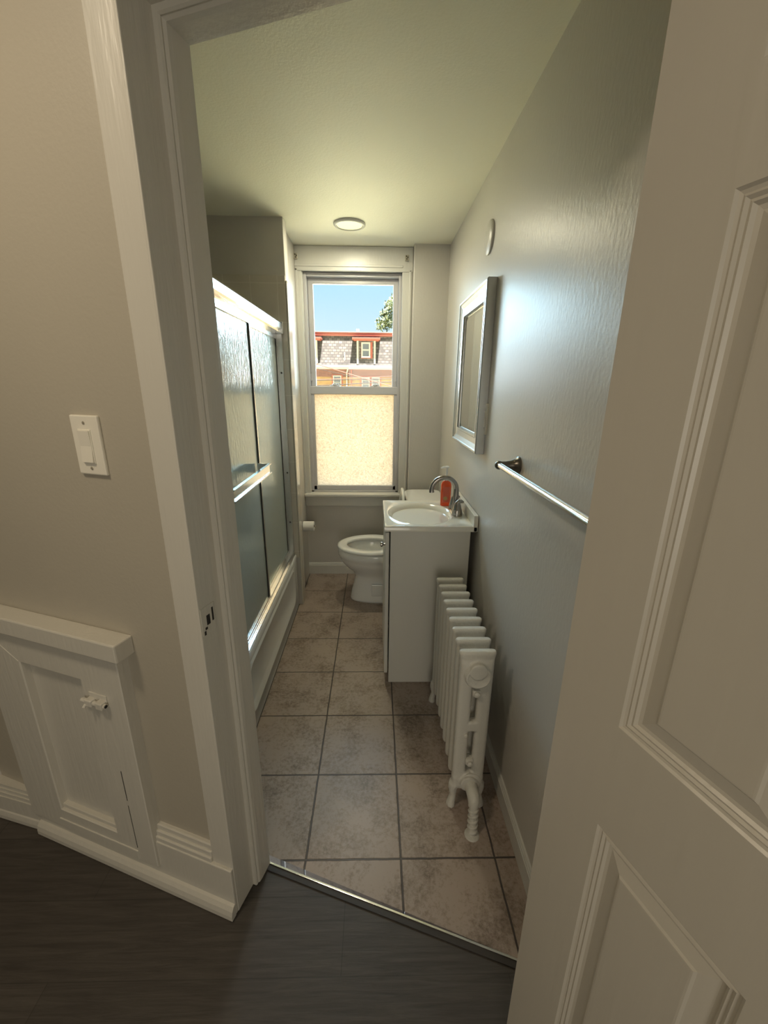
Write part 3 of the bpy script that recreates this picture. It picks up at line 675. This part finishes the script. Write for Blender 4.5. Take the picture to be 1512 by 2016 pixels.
# soap dispenser
SX, SY, SZ = 0.604, 1.205, 0.8605
t = thing('soap_dispenser', 'red liquid soap bottle with white pump behind the faucet', 'soap bottle', (SX, SY, SZ))
bm = bmesh.new()
loft(bm, [rrect(SX-w, SX+w, SY-d_, SY+d_, SZ+z, rr) for w, d_, z, rr in ((0.024, 0.015, 0.0005, 0.013), (0.027, 0.018, 0.004, 0.014), (0.0275, 0.0185, 0.06, 0.014), (0.0275, 0.0185, 0.118, 0.014), (0.024, 0.016, 0.130, 0.013), (0.014, 0.012, 0.139, 0.0115), (0.0115, 0.0115, 0.142, 0.0112))])
obj('bottle', bm, 'soap', t, True)
bm = bmesh.new(); bx(bm, SX-0.019, SX+0.019, SY-0.0193, SY-0.0183, SZ+0.022, SZ+0.108, 0.0004); lb = obj('label', bm, 'pink', t)
bm = bmesh.new(); tube(bm, [V(SX-0.004, SY-0.0190, SZ+0.045), V(SX-0.004, SY-0.0198, SZ+0.045)], 0.011, 20); obj('badge', bm, 'gold', lb)
bm = bmesh.new(); lathe(bm, [(0.0125, 0.141), (0.0135, 0.145), (0.0135, 0.156), (0.006, 0.160), (0.0050, 0.165), (0.0045, 0.206), (0.010, 0.207), (0.012, 0.214), (0.007, 0.218)], (SX, SY, SZ), n=24)
tube(bm, [V(SX, SY, SZ+0.212), V(SX-0.02, SY-0.003, SZ+0.213), V(SX-0.034, SY-0.005, SZ+0.207)], [0.006, 0.005, 0.0035], 12); obj('pump', bm, 'pumpw', t, True)

# ------------------------------------------------------------------ toilet
TYc = 1.775
t = thing('toilet', 'white two piece toilet with raised lid beside the vanity', 'toilet', (0.25, TYc, 0))
def egg(xf, xb, hw, z, n=48, p=2.0):
    r = []; cx = xf+(xb-xf)*0.55
    for k in range(n):
        a_ = 2*PI*k/n; c_, s_ = math.cos(a_), math.sin(a_)
        x = cx+(xb-cx)*c_ if c_ > 0 else cx+(cx-xf)*c_
        r.append(V(x, TYc+hw*math.copysign(abs(s_)**(2/p), s_), z))
    return r
bm = bmesh.new()
loft(bm, [egg(*a_) for a_ in ((0.045, 0.48, 0.108, 0.0, 48, 2.8), (0.045, 0.48, 0.108, 0.012, 48, 2.8), (0.055, 0.47, 0.098, 0.06, 48, 2.6), (0.075, 0.46, 0.088, 0.14, 48, 2.4), (0.082, 0.46, 0.088, 0.18, 48, 2.3),
        (0.062, 0.46, 0.105, 0.215, 48, 2.1), (0.02, 0.46, 0.138, 0.25), (-0.008, 0.46, 0.160, 0.285), (-0.025, 0.46, 0.173, 0.315), (-0.031, 0.46, 0.178, 0.335), (-0.037, 0.462, 0.184, 0.342), (-0.040, 0.462, 0.187, 0.36), (-0.038, 0.462, 0.185, 0.385), (-0.034, 0.458, 0.181, 0.392),
        (0.012, 0.36, 0.135, 0.392), (0.02, 0.35, 0.128, 0.375), (0.03, 0.34, 0.12, 0.34), (0.06, 0.31, 0.095, 0.27), (0.10, 0.27, 0.06, 0.21))], True, True)
obj('bowl', bm, 'white', t, 'all')
bm = bmesh.new(); loft(bm, [egg(0.075, 0.295, 0.082, 0.243), egg(0.075, 0.295, 0.082, 0.245)]); obj('water', bm, 'water', t, True)
bm = bmesh.new()
rg = [egg(-0.036, 0.41, 0.186, 0.396), egg(-0.044, 0.415, 0.192, 0.402), egg(-0.040, 0.412, 0.189, 0.414), egg(-0.025, 0.40, 0.176, 0.419), egg(0.020, 0.345, 0.130, 0.416), egg(0.028, 0.338, 0.122, 0.410), egg(0.022, 0.343, 0.128, 0.396)]
loft(bm, rg+[rg[0]], False, False); bmesh.ops.remove_doubles(bm, verts=bm.verts[:], dist=1e-5); obj('seat', bm, 'white', t, 'all')
bm = bmesh.new()
def lid_ring(x, f):
    r = []
    for k in range(40):
        a_ = 2*PI*k/40; c_, s_ = math.cos(a_), math.sin(a_)
        zz = 0.60+(0.215*f*s_ if s_ > 0 else 0.175*f*s_*1.0); hw = 0.185*f*math.copysign(abs(c_)**0.8, c_)
        r.append(V(x+(zz-0.42)*0.03, TYc+hw, zz))
    return r
loft(bm, [lid_ring(0.392, 0.93), lid_ring(0.388, 0.98), lid_ring(0.392, 1.0), lid_ring(0.402, 1.0), lid_ring(0.406, 0.97)]); obj('lid', bm, 'white', t, True)
for y_ in (TYc-0.075, TYc+0.075):
    bm = bmesh.new(); tube(bm, [V(0.40, y_-0.02, 0.425), V(0.40, y_+0.02, 0.425)], 0.011, 12); bx(bm, 0.392, 0.412, y_-0.012, y_+0.012, 0.392, 0.425, 0.003)
    obj('seat_hinge', bm, 'white', t, True)
bm = bmesh.new(); loft(bm, [rrect(0.465, 0.665, TYc-0.17, TYc+0.17, 0.385, 0.04), rrect(0.455, 0.675, TYc-0.185, TYc+0.185, 0.42, 0.04), rrect(0.445, 0.682, TYc-0.20, TYc+0.20, 0.72, 0.04)]); obj('tank', bm, 'white', t, True)
bm = bmesh.new(); loft(bm, [rrect(0.44, 0.686, TYc-0.205, TYc+0.205, 0.722, 0.05), rrect(0.432, 0.69, TYc-0.215, TYc+0.215, 0.73, 0.06), rrect(0.432, 0.69, TYc-0.215, TYc+0.215, 0.752, 0.06), rrect(0.44, 0.684, TYc-0.207, TYc+0.207, 0.759, 0.055)]); obj('tank_lid', bm, 'white', t, True)
bm = bmesh.new(); tube(bm, [V(0.445, TYc-0.13, 0.66), V(0.435, TYc-0.13, 0.66), V(0.430, TYc-0.10, 0.657), V(0.430, TYc-0.07, 0.654)], [0.012, 0.008, 0.006, 0.007], 12); obj('flush_lever', bm, 'nickel', t, True)
bm = bmesh.new(); bx(bm, 0.20, 0.30, TYc-0.1005, TYc-0.085, 0.05, 0.14, 0.004); obj('side_recess', bm, 'white', t)
obj('outlet_back', box(0.44, 0.56, TYc-0.10, TYc+0.10, 0.30, 0.39, 0.02, 3), 'white', t, True)

# toilet paper
t = thing('toilet_paper_holder', 'toilet paper roll on a holder below the window', 'toilet paper', (-0.30, 1.95, 0.45))
bm = bmesh.new()
for y_ in (1.93,): tube(bm, [V(-0.316, y_, 0.49), V(-0.310, y_, 0.49), V(-0.309, y_, 0.49), V(-0.215, y_, 0.49)], [0.028, 0.028, 0.008, 0.008], 20)
obj('holder', bm, 'nickel', t, True)
bm = bmesh.new(); rr_ = [(0.020, -0.305), (0.034, -0.305), (0.036, -0.303), (0.036, -0.227), (0.034, -0.225), (0.020, -0.225)]
lathe(bm, rr_+[rr_[0]], (0, 1.93, 0.49), 'x', 32, cap=False); obj('paper_roll', bm, 'paper', t, True)

# ------------------------------------------------------------------ radiator
t = thing('radiator', 'white painted cast iron radiator by the right wall', 'radiator', (0.558, 0.42, 0))
RX = 0.558; PITCH = 0.066
def section(first=False):
    b = bmesh.new()
    # columns
    for sx_ in (-1, 1):
        cx = RX+sx_*0.033
        loft(b, [rrect(cx-0.0235, cx+0.0235, -0.0165, 0.0165, z, 0.0145, 5) for z in (0.10, 0.62)])
    loft(b, [rrect(RX-w, RX+w, -d_, d_, z, r_, 5) for w, d_, z, r_ in ((0.048, 0.0165, 0.555, 0.013), (0.055, 0.0185, 0.585, 0.014), (0.0565, 0.0175, 0.615, 0.014), (0.0575, 0.013, 0.636, 0.012), (0.0605, 0.0135, 0.650, 0.012), (0.0615, 0.0135, 0.657, 0.012), (0.058, 0.010, 0.663, 0.009))])
    loft(b, [rrect(RX-w, RX+w, -d_, d_, z, r_, 5) for w, d_, z, r_ in ((0.035, 0.012, 0.088, 0.011), (0.056, 0.0185, 0.10, 0.015), (0.057, 0.0195, 0.14, 0.015), (0.052, 0.0165, 0.165, 0.013))])
    bx(b, RX-0.02, RX+0.02, -0.016, 0.016, 0.345, 0.385, 0.006)
    for z_ in (0.60, 0.13): lathe(b, [(0.03, -0.034), (0.03, 0.034)], (RX, 0, z_), 'y', 20)
    return b
me0 = None
for i in range(9):
    yc = 0.185+i*PITCH
    b = section()
    if i in (0, 8):
        for sx_ in (-1, 1):
            loft(b, [[V(RX+sx_*0.045+dx*w+sx_*off, dy*w*1.1, z) for dx, dy in ((1, 0), (.7, .7), (0, 1), (-.7, .7), (-1, 0), (-.7, -.7), (0, -1), (.7, -.7))] for z, w, off in ((0.0, 0.018, 0.008), (0.012, 0.016, 0.008), (0.05, 0.012, 0.002), (0.085, 0.017, 0.004), (0.105, 0.020, 0.0), (0.13, 0.014, -0.01))])
    bmesh.ops.translate(b, verts=b.verts[:], vec=(0, yc, 0))
    s = obj('section', b, 'rad', t, True)
    rm = s.modifiers.new('remesh', 'REMESH'); rm.mode = 'VOXEL'; rm.voxel_size = 0.0036; rm.use_smooth_shade = True
    sm = s.modifiers.new('smooth', 'SMOOTH'); sm.iterations = 2; sm.factor = 0.5
YF = 0.185-0.0185
bm = bmesh.new(); lathe(bm, [(0.046, -0.008), (0.046, 0.002), (0.043, 0.005), (0.041, 0.012), (0.036, 0.014), (0.034, 0.0125), (0.004, 0.013)], (RX+0.002, YF, 0.578), '-y', 40); obj('end_plug', bm, 'rad', t, True)
for x_, z_ in ((0.561, 0.508), (0.557, 0.215)):
    bm = bmesh.new(); bx(bm, x_-0.013, x_+0.013, YF-0.002, YF+0.03, z_-0.012, z_+0.012, 0.004); tube(bm, [V(x_, YF, z_), V(x_, YF-0.009, z_), V(x_, YF-0.012, z_)], [0.010, 0.010, 0.005], 14); obj('rod_nut', bm, 'rad', t, True)
bm = bmesh.new(); tube(bm, [V(0.536, YF+0.01, 0.335), V(0.536, YF-0.002, 0.335), V(0.536, YF-0.005, 0.335)], [0.007, 0.007, 0.004], 10); obj('vent_stub', bm, 'rad', t, True)
bm = bmesh.new(); lathe(bm, [(0.040, -0.006), (0.040, 0.003), (0.034, 0.006), (0.030, 0.007), (0.028, 0.012)], (0.566, YF, 0.125), '-y', 32); obj('valve_hub', bm, 'rad', t, True)
bm = bmesh.new(); tube(bm, [V(0.566, YF, 0.125), V(0.566, YF-0.03, 0.125), V(0.567, YF-0.05, 0.122), V(0.567, YF-0.060, 0.11), V(0.566, YF-0.064, 0.095)], [0.022, 0.022, 0.022, 0.020, 0.017], 20)
obj('elbow', bm, 'rad', t, True)
bm = bmesh.new(); tube(bm, [V(0.566, YF-0.064, 0.10), V(0.563, YF-0.080, 0.05), V(0.560, YF-0.092, 0.0)], [0.0145, 0.013, 0.014], 20)
hel = []
p0, p1 = V(0.566, YF-0.064, 0.098), V(0.561, YF-0.089, 0.012)
dxn = (p1-p0).normalized(); e1 = dxn.orthogonal().normalized(); e2 = dxn.cross(e1)
for k in range(81):
    a_ = 2*PI*5*k/80; hel.append(p0.lerp(p1, k/80)+(e1*math.cos(a_)+e2*math.sin(a_))*0.0135)
tube(bm, hel, 0.0052, 8); obj('riser_pipe', bm, 'rad', t, True)
bm = bmesh.new(); lathe(bm, [(0.026, 0.0), (0.024, 0.004), (0.015, 0.006)], (0.560, YF-0.093, 0), n=20); obj('floor_collar', bm, 'rad', t, True)

# ------------------------------------------------------------------ mirror
t = thing('wall_mirror', 'rectangular mirror in a silver frame on the right wall above the vanity', 'mirror', (0.69, 1.14, 1.20))
bm = bmesh.new()
def yz(y0, y1, z0, z1, x): return [V(x, y0, z0), V(x, y1, z0), V(x, y1, z1), V(x, y0, z1)]
MY0, MY1, MZ0, MZ1 = 0.850, 1.415, 1.198, 1.898
loft(bm, [yz(MY0+i_, MY1-i_, MZ0+i_, MZ1-i_, x_) for i_, x_ in ((0.0, 0.699), (0, 0.664), (0.004, 0.660), (0.012, 0.660), (0.016, 0.664), (0.035, 0.672), (0.060, 0.675), (0.066, 0.670), (0.074, 0.670), (0.078, 0.679), (0.080, 0.69))], True, False)
fr = obj('frame', bm, 'silver', t)
bm = bmesh.new()
loft(bm, [yz(MY0+i_, MY1-i_, MZ0+i_, MZ1-i_, x_) for i_, x_ in ((0.076, 0.684), (0.077, 0.6815), (0.098, 0.679))], True, True); obj('mirror_glass', bm, 'mirror', t)

# outlet partly behind mirror
t = thing('wall_outlet', 'wall outlet with buttons beside the mirror', 'outlet', (0.70, 0.87, 1.285))
obj('cover_plate', box(0.693, 0.701, 0.828, 0.902, 1.285, 1.415, 0.002), 'plastic', t)
o_ = obj('receptacle', box(0.6905, 0.694, 0.848, 0.882, 1.316, 1.384, 0.001), 'plastic', t)
bm = bmesh.new(); bx(bm, 0.6895, 0.691, 0.855, 0.864, 1.344, 1.350, 0.0003); bx(bm, 0.6895, 0.691, 0.866, 0.875, 1.344, 1.350, 0.0003); obj('button', bm, 'dark', o_)
for z_ in (1.328, 1.366):
    for y_ in (0.858, 0.870): obj('slot', box(0.690, 0.6907, y_, y_+0.002, z_, z_+0.007), 'dark', o_)

# round cover
t = obj('round_cover_plate', (lambda b: (lathe(b, [(0.064, 0.0), (0.064, 0.007), (0.060, 0.010), (0.01, 0.011)], (0.7005, 1.02, 2.082), '-x', 48), b)[1])(bmesh.new()), 'wall', None, True)
tag(t, 'round painted cover plate high on the right wall above the mirror', 'cover plate')

# towel bar
t = thing('towel_bar', 'brushed nickel towel bar on the right wall', 'towel bar', (0.70, 0.09, 1.235))
bm = bmesh.new(); tube(bm, [V(0.634, -0.255, 1.234), V(0.634, 0.395, 1.234)], 0.0095, 20); obj('bar', bm, 'alu', t, True)
for y_ in (0.392, -0.252):
    bm = bmesh.new()
    tube(bm, [V(0.7005, y_, 1.234), V(0.694, y_, 1.234), V(0.690, y_, 1.234), V(0.676, y_, 1.234), V(0.655, y_, 1.234), V(0.640, y_, 1.234)], [0.029, 0.029, 0.024, 0.017, 0.0135, 0.0135], 28)
    bmesh.ops.create_uvsphere(bm, u_segments=20, v_segments=12, radius=0.015, matrix=Matrix.Translation((0.634, y_, 1.234)))
    obj('mount', bm, 'darknickel', t, True)

# ------------------------------------------------------------------ outside
D0, D1 = 25+0.9689, 36+0.9689
K = D1/D0
def B(x, z): return (CAM.x+(x-CAM.x)*K, CAM.z+(z-CAM.z)*K)
GZ = -3.8
struct('ground', box(-90, 90, 2.6, 160, GZ-0.2, GZ), 'ground')
YB = 36.0
def bz(z): return B(0, z)[1]
def bxx(x): return B(x, 0)[0]
L_, R_ = -14.0, 14.0
bld = thing('row_house', 'brick house with grey mansard roof and red trim across the street', 'building', (0, YB+4, GZ))
bm = bmesh.new(); bx(bm, L_, R_, YB, YB+9, GZ, bz(1.97)); obj('wall', bm, 'ybrick', bld)
bm = bmesh.new(); bx(bm, L_, R_, YB-0.03, YB+9, bz(1.97), bz(2.42)); obj('brick_band', bm, 'rbrick', bld)
bm = bmesh.new(); bx(bm, L_, R_, YB-0.35, YB+0.2, bz(2.40), bz(2.60), 0.04); bx(bm, L_, R_, YB-0.42, YB-0.3, bz(2.50), bz(2.62)); obj('gutter', bm, 'bwhite', bld)
bm = bmesh.new()
y2 = YB+0.75
loft(bm, [[V(x_, YB-0.1, bz(2.58)), V(x_, YB+9, bz(2.58)), V(x_, YB+8, bz(4.3)), V(x_, y2, bz(4.3))] for x_ in (L_, R_)]); obj('mansard_roof', bm, 'shingle', bld)
bm = bmesh.new(); bx(bm, L_, R_, y2-0.22, YB+8.2, bz(4.27), bz(4.46), 0.02); obj('cornice', bm, 'redtrim', bld)
bm = bmesh.new(); bx(bm, L_, R_, y2-0.26, YB+8.2, bz(4.46), bz(4.50)); obj('roof_edge', bm, 'bwhite', bld)
for xc in (-3.72, -0.33, 3.1):
    x0, x1 = bxx(xc-0.55), bxx(xc+0.56); zb, zt = bz(2.70), bz(4.0)
    yf = YB-0.05
    bm = bmesh.new(); bx(bm, x0, x1, yf, YB+1.6, zb, zt, 0.01); dm = obj('dormer', bm, 'shingle', bld)
    for a_ in (x0, x1-0.16): obj('corner_board', box(a_, a_+0.16, yf-0.05, yf+0.02, zb, zt, 0.01), 'bwhite', dm)
    bm = bmesh.new(); bx(bm, bxx(xc-0.80), bxx(xc+0.82), yf-0.35, YB+1.6, bz(4.02), bz(4.13), 0.02); bx(bm, bxx(xc-0.72), bxx(xc+0.74), yf-0.22, YB+1.6, bz(3.97), bz(4.03), 0.02); obj('dormer_roof', bm, 'redtrim', dm)
    w0, w1, v0, v1 = bxx(xc-0.28), bxx(xc+0.25), bz(3.05), bz(3.90)
    bm = bmesh.new(); bx(bm, w0-0.02, w1+0.18, yf-0.04, yf+0.01, v0-0.05, v1+0.02); obj('red_surround', bm, 'redtrim', dm)
    bm = bmesh.new(); t_ = 0.13
    frame_xz(bm, w0, w1, v0, v1, t_, t_, t_, t_, yf-0.09, yf, 0.01); bx(bm, w0+t_, w1-t_, yf-0.08, yf, (v0+v1)/2-0.06, (v0+v1)/2+0.06)
    obj('window_frame', bm, 'bwhite', dm)
    bm = bmesh.new(); bx(bm, w0+t_, w1-t_, yf-0.05, yf-0.045, v0+t_, v1-t_); obj('window_pane', bm, 'pane', dm)
for (xa, xb) in ((-2.3, -1.8), (-0.60, -0.12), (0.0, 0.48)):
    w0, w1 = bxx(xa), bxx(xb); v1 = bz(2.05 if xa < -2 else 1.97); v0 = v1-1.9
    bm = bmesh.new(); bx(bm, w0-0.10, w1+0.10, YB-0.05, YB+0.05, v0-0.1, v1+0.08); f_ = obj('window_surround', bm, 'redtrim', bld)
    bm = bmesh.new(); t_ = 0.09
    frame_xz(bm, w0, w1, v0, v1, t_, t_, t_, t_, YB-0.1, YB, 0.01)
    for k in range(1, 6): zz = v1-k*0.28; bx(bm, w0+t_, w1-t_, YB-0.08, YB-0.06, zz-0.02, zz+0.02)
    obj('window_frame', bm, 'bwhite', f_)
    bm = bmesh.new(); bx(bm, w0+t_, w1-t_, YB-0.07, YB-0.055, v0+t_, v1-t_); obj('window_pane', bm, 'pane', f_)
bm = bmesh.new(); tube(bm, [V(bxx(-1.37), YB-0.3, bz(2.5)), V(bxx(-1.46), YB-0.12, bz(2.25)), V(bxx(-1.48), YB-0.12, bz(2.15)), V(bxx(-1.48), YB-0.12, GZ)], 0.06, 10); obj('downspout', bm, 'bwhite', bld)
bm = bmesh.new(); tube(bm, [V(bxx(-1.2), YB-0.12, bz(2.38)), V(bxx(-1.2), YB-0.12, GZ)], 0.045, 10); obj('downspout', bm, 'redtrim', bld)
bm = bmesh.new(); tube(bm, [V(bxx(-1.6), YB+0.1, bz(2.85)), V(bxx(-1.6), YB+0.1, bz(3.36))], 0.06, 10); obj('vent_pipe', bm, 'bwhite', bld)
bm = bmesh.new(); bx(bm, bxx(-1.03), bxx(-0.93), YB+4, YB+4.2, bz(4.45), bz(4.95)); bx(bm, bxx(-0.90), bxx(-0.82), YB+4, YB+4.2, bz(4.45), bz(4.95)); obj('chimney', bm, 'bwhite', bld)

# wires over the street
def wire(x0, z0, x1, z1, mat, lab, r=0.012, sag=0.0, y=15.0):
    sl = (z1-z0)/(x1-x0); pts = []
    for k in range(25):
        x = -9+18*k/24; pts.append(V(x, y, z0+sl*(x-x0)-sag*(1-((x)/9)**2)))
    bm = bmesh.new(); tube(bm, pts, r, 6); tag(obj('utility_wire', bm, mat), lab, 'wire')
wire(-1.90, 2.21, -0.2, 1.745, 'wirel', 'pale thick utility wire sloping steeply down to the right across the window view', 0.014)
wire(-0.275, 1.772, 0.857, 1.832, 'wirel', 'pale thin utility wire rising gently to the right, uppermost at the right of the view', 0.009, y=15.3)
wire(-1.945, 1.661, 0.857, 1.745, 'wire', 'dark utility wire crossing the yellow brick below the pale wires', 0.014, y=15.6)
wire(-1.805, 1.474, 0.859, 1.640, 'wire', 'lowest dark utility wire just above the meeting rail of the window', 0.017, y=15.9)
wire(-0.1, 1.70, 0.861, 1.502, 'wire', 'thin dark utility wire dropping to the lower right of the window view', 0.008, y=16.2)
for x_, lab in ((-9, 'wooden utility pole left of the window view holding the wires'), (9, 'wooden utility pole right of the window view holding the wires')):
    bm = bmesh.new(); tube(bm, [V(x_, 15.45, GZ), V(x_, 15.45, 5.2)], [0.15, 0.10], 14); bx(bm, x_-0.06, x_+0.06, 14.8, 16.5, 1.0 if x_ > 0 else 3.9, 1.12 if x_ > 0 else 4.02)
    tag(obj('utility_pole', bm, 'bark'), lab, 'pole')

# tree beyond
dray = lambda px, py, dist: CAM+(Fw+R2*((px-756)/CF)-U2*((py-1008)/CF))*(dist/(Fw+R2*((px-756)/CF)-U2*((py-1008)/CF)).y)
tc_ = dray(800, 640, 52)
t = thing('tree', 'green leafy tree rising behind the roof at the right', 'tree', (tc_.x, tc_.y, GZ))
bm = bmesh.new(); tube(bm, [V(tc_.x, tc_.y, GZ), V(tc_.x+0.2, tc_.y, GZ+4), V(tc_.x-0.1, tc_.y, tc_.z)], [0.4, 0.3, 0.15], 10)
blobs = []
for k in range(26):
    a_ = random.uniform(0, 2*PI); rr = random.uniform(0.4, 3.0); zz = random.uniform(-4.2, 3.2)
    c_ = tc_+V(math.cos(a_)*rr*(1-0.12*max(0, zz)), math.sin(a_)*rr*0.9, zz); blobs.append((c_, random.uniform(0.6, 1.15)))
blobs.append((dray(765, 600, 52), 0.5)); blobs.append((dray(757, 618, 51.5), 0.5)); blobs.append((dray(752, 640, 51), 0.8)); blobs.append((dray(771, 615, 51), 0.8))
for c_, r_ in blobs[:14]: tube(bm, [V(tc_.x, tc_.y, tc_.z-2), (V(tc_.x, tc_.y, tc_.z-1)+c_)/2, c_], [0.12, 0.07, 0.02], 6)
obj('trunk', bm, 'bark', t)
bm = bmesh.new()
for c_, r_ in blobs:
    for k in range(int(260*r_*r_)+60):
        d_ = V(random.gauss(0, 1), random.gauss(0, 1), random.gauss(0, 1)).normalized()*r_*random.uniform(0.4, 1.1)
        q_ = c_+d_; u_ = V(random.gauss(0, 1), random.gauss(0, 1), random.gauss(0, 1)).normalized(); w_ = u_.orthogonal().normalized(); s_ = random.uniform(0.09, 0.17)
        bm.faces.new([bm.verts.new(q_+u_*s_*1.3), bm.verts.new(q_+w_*s_*0.6), bm.verts.new(q_-u_*s_*1.3), bm.verts.new(q_-w_*s_*0.6)])
obj('foliage', bm, 'leaf', t)
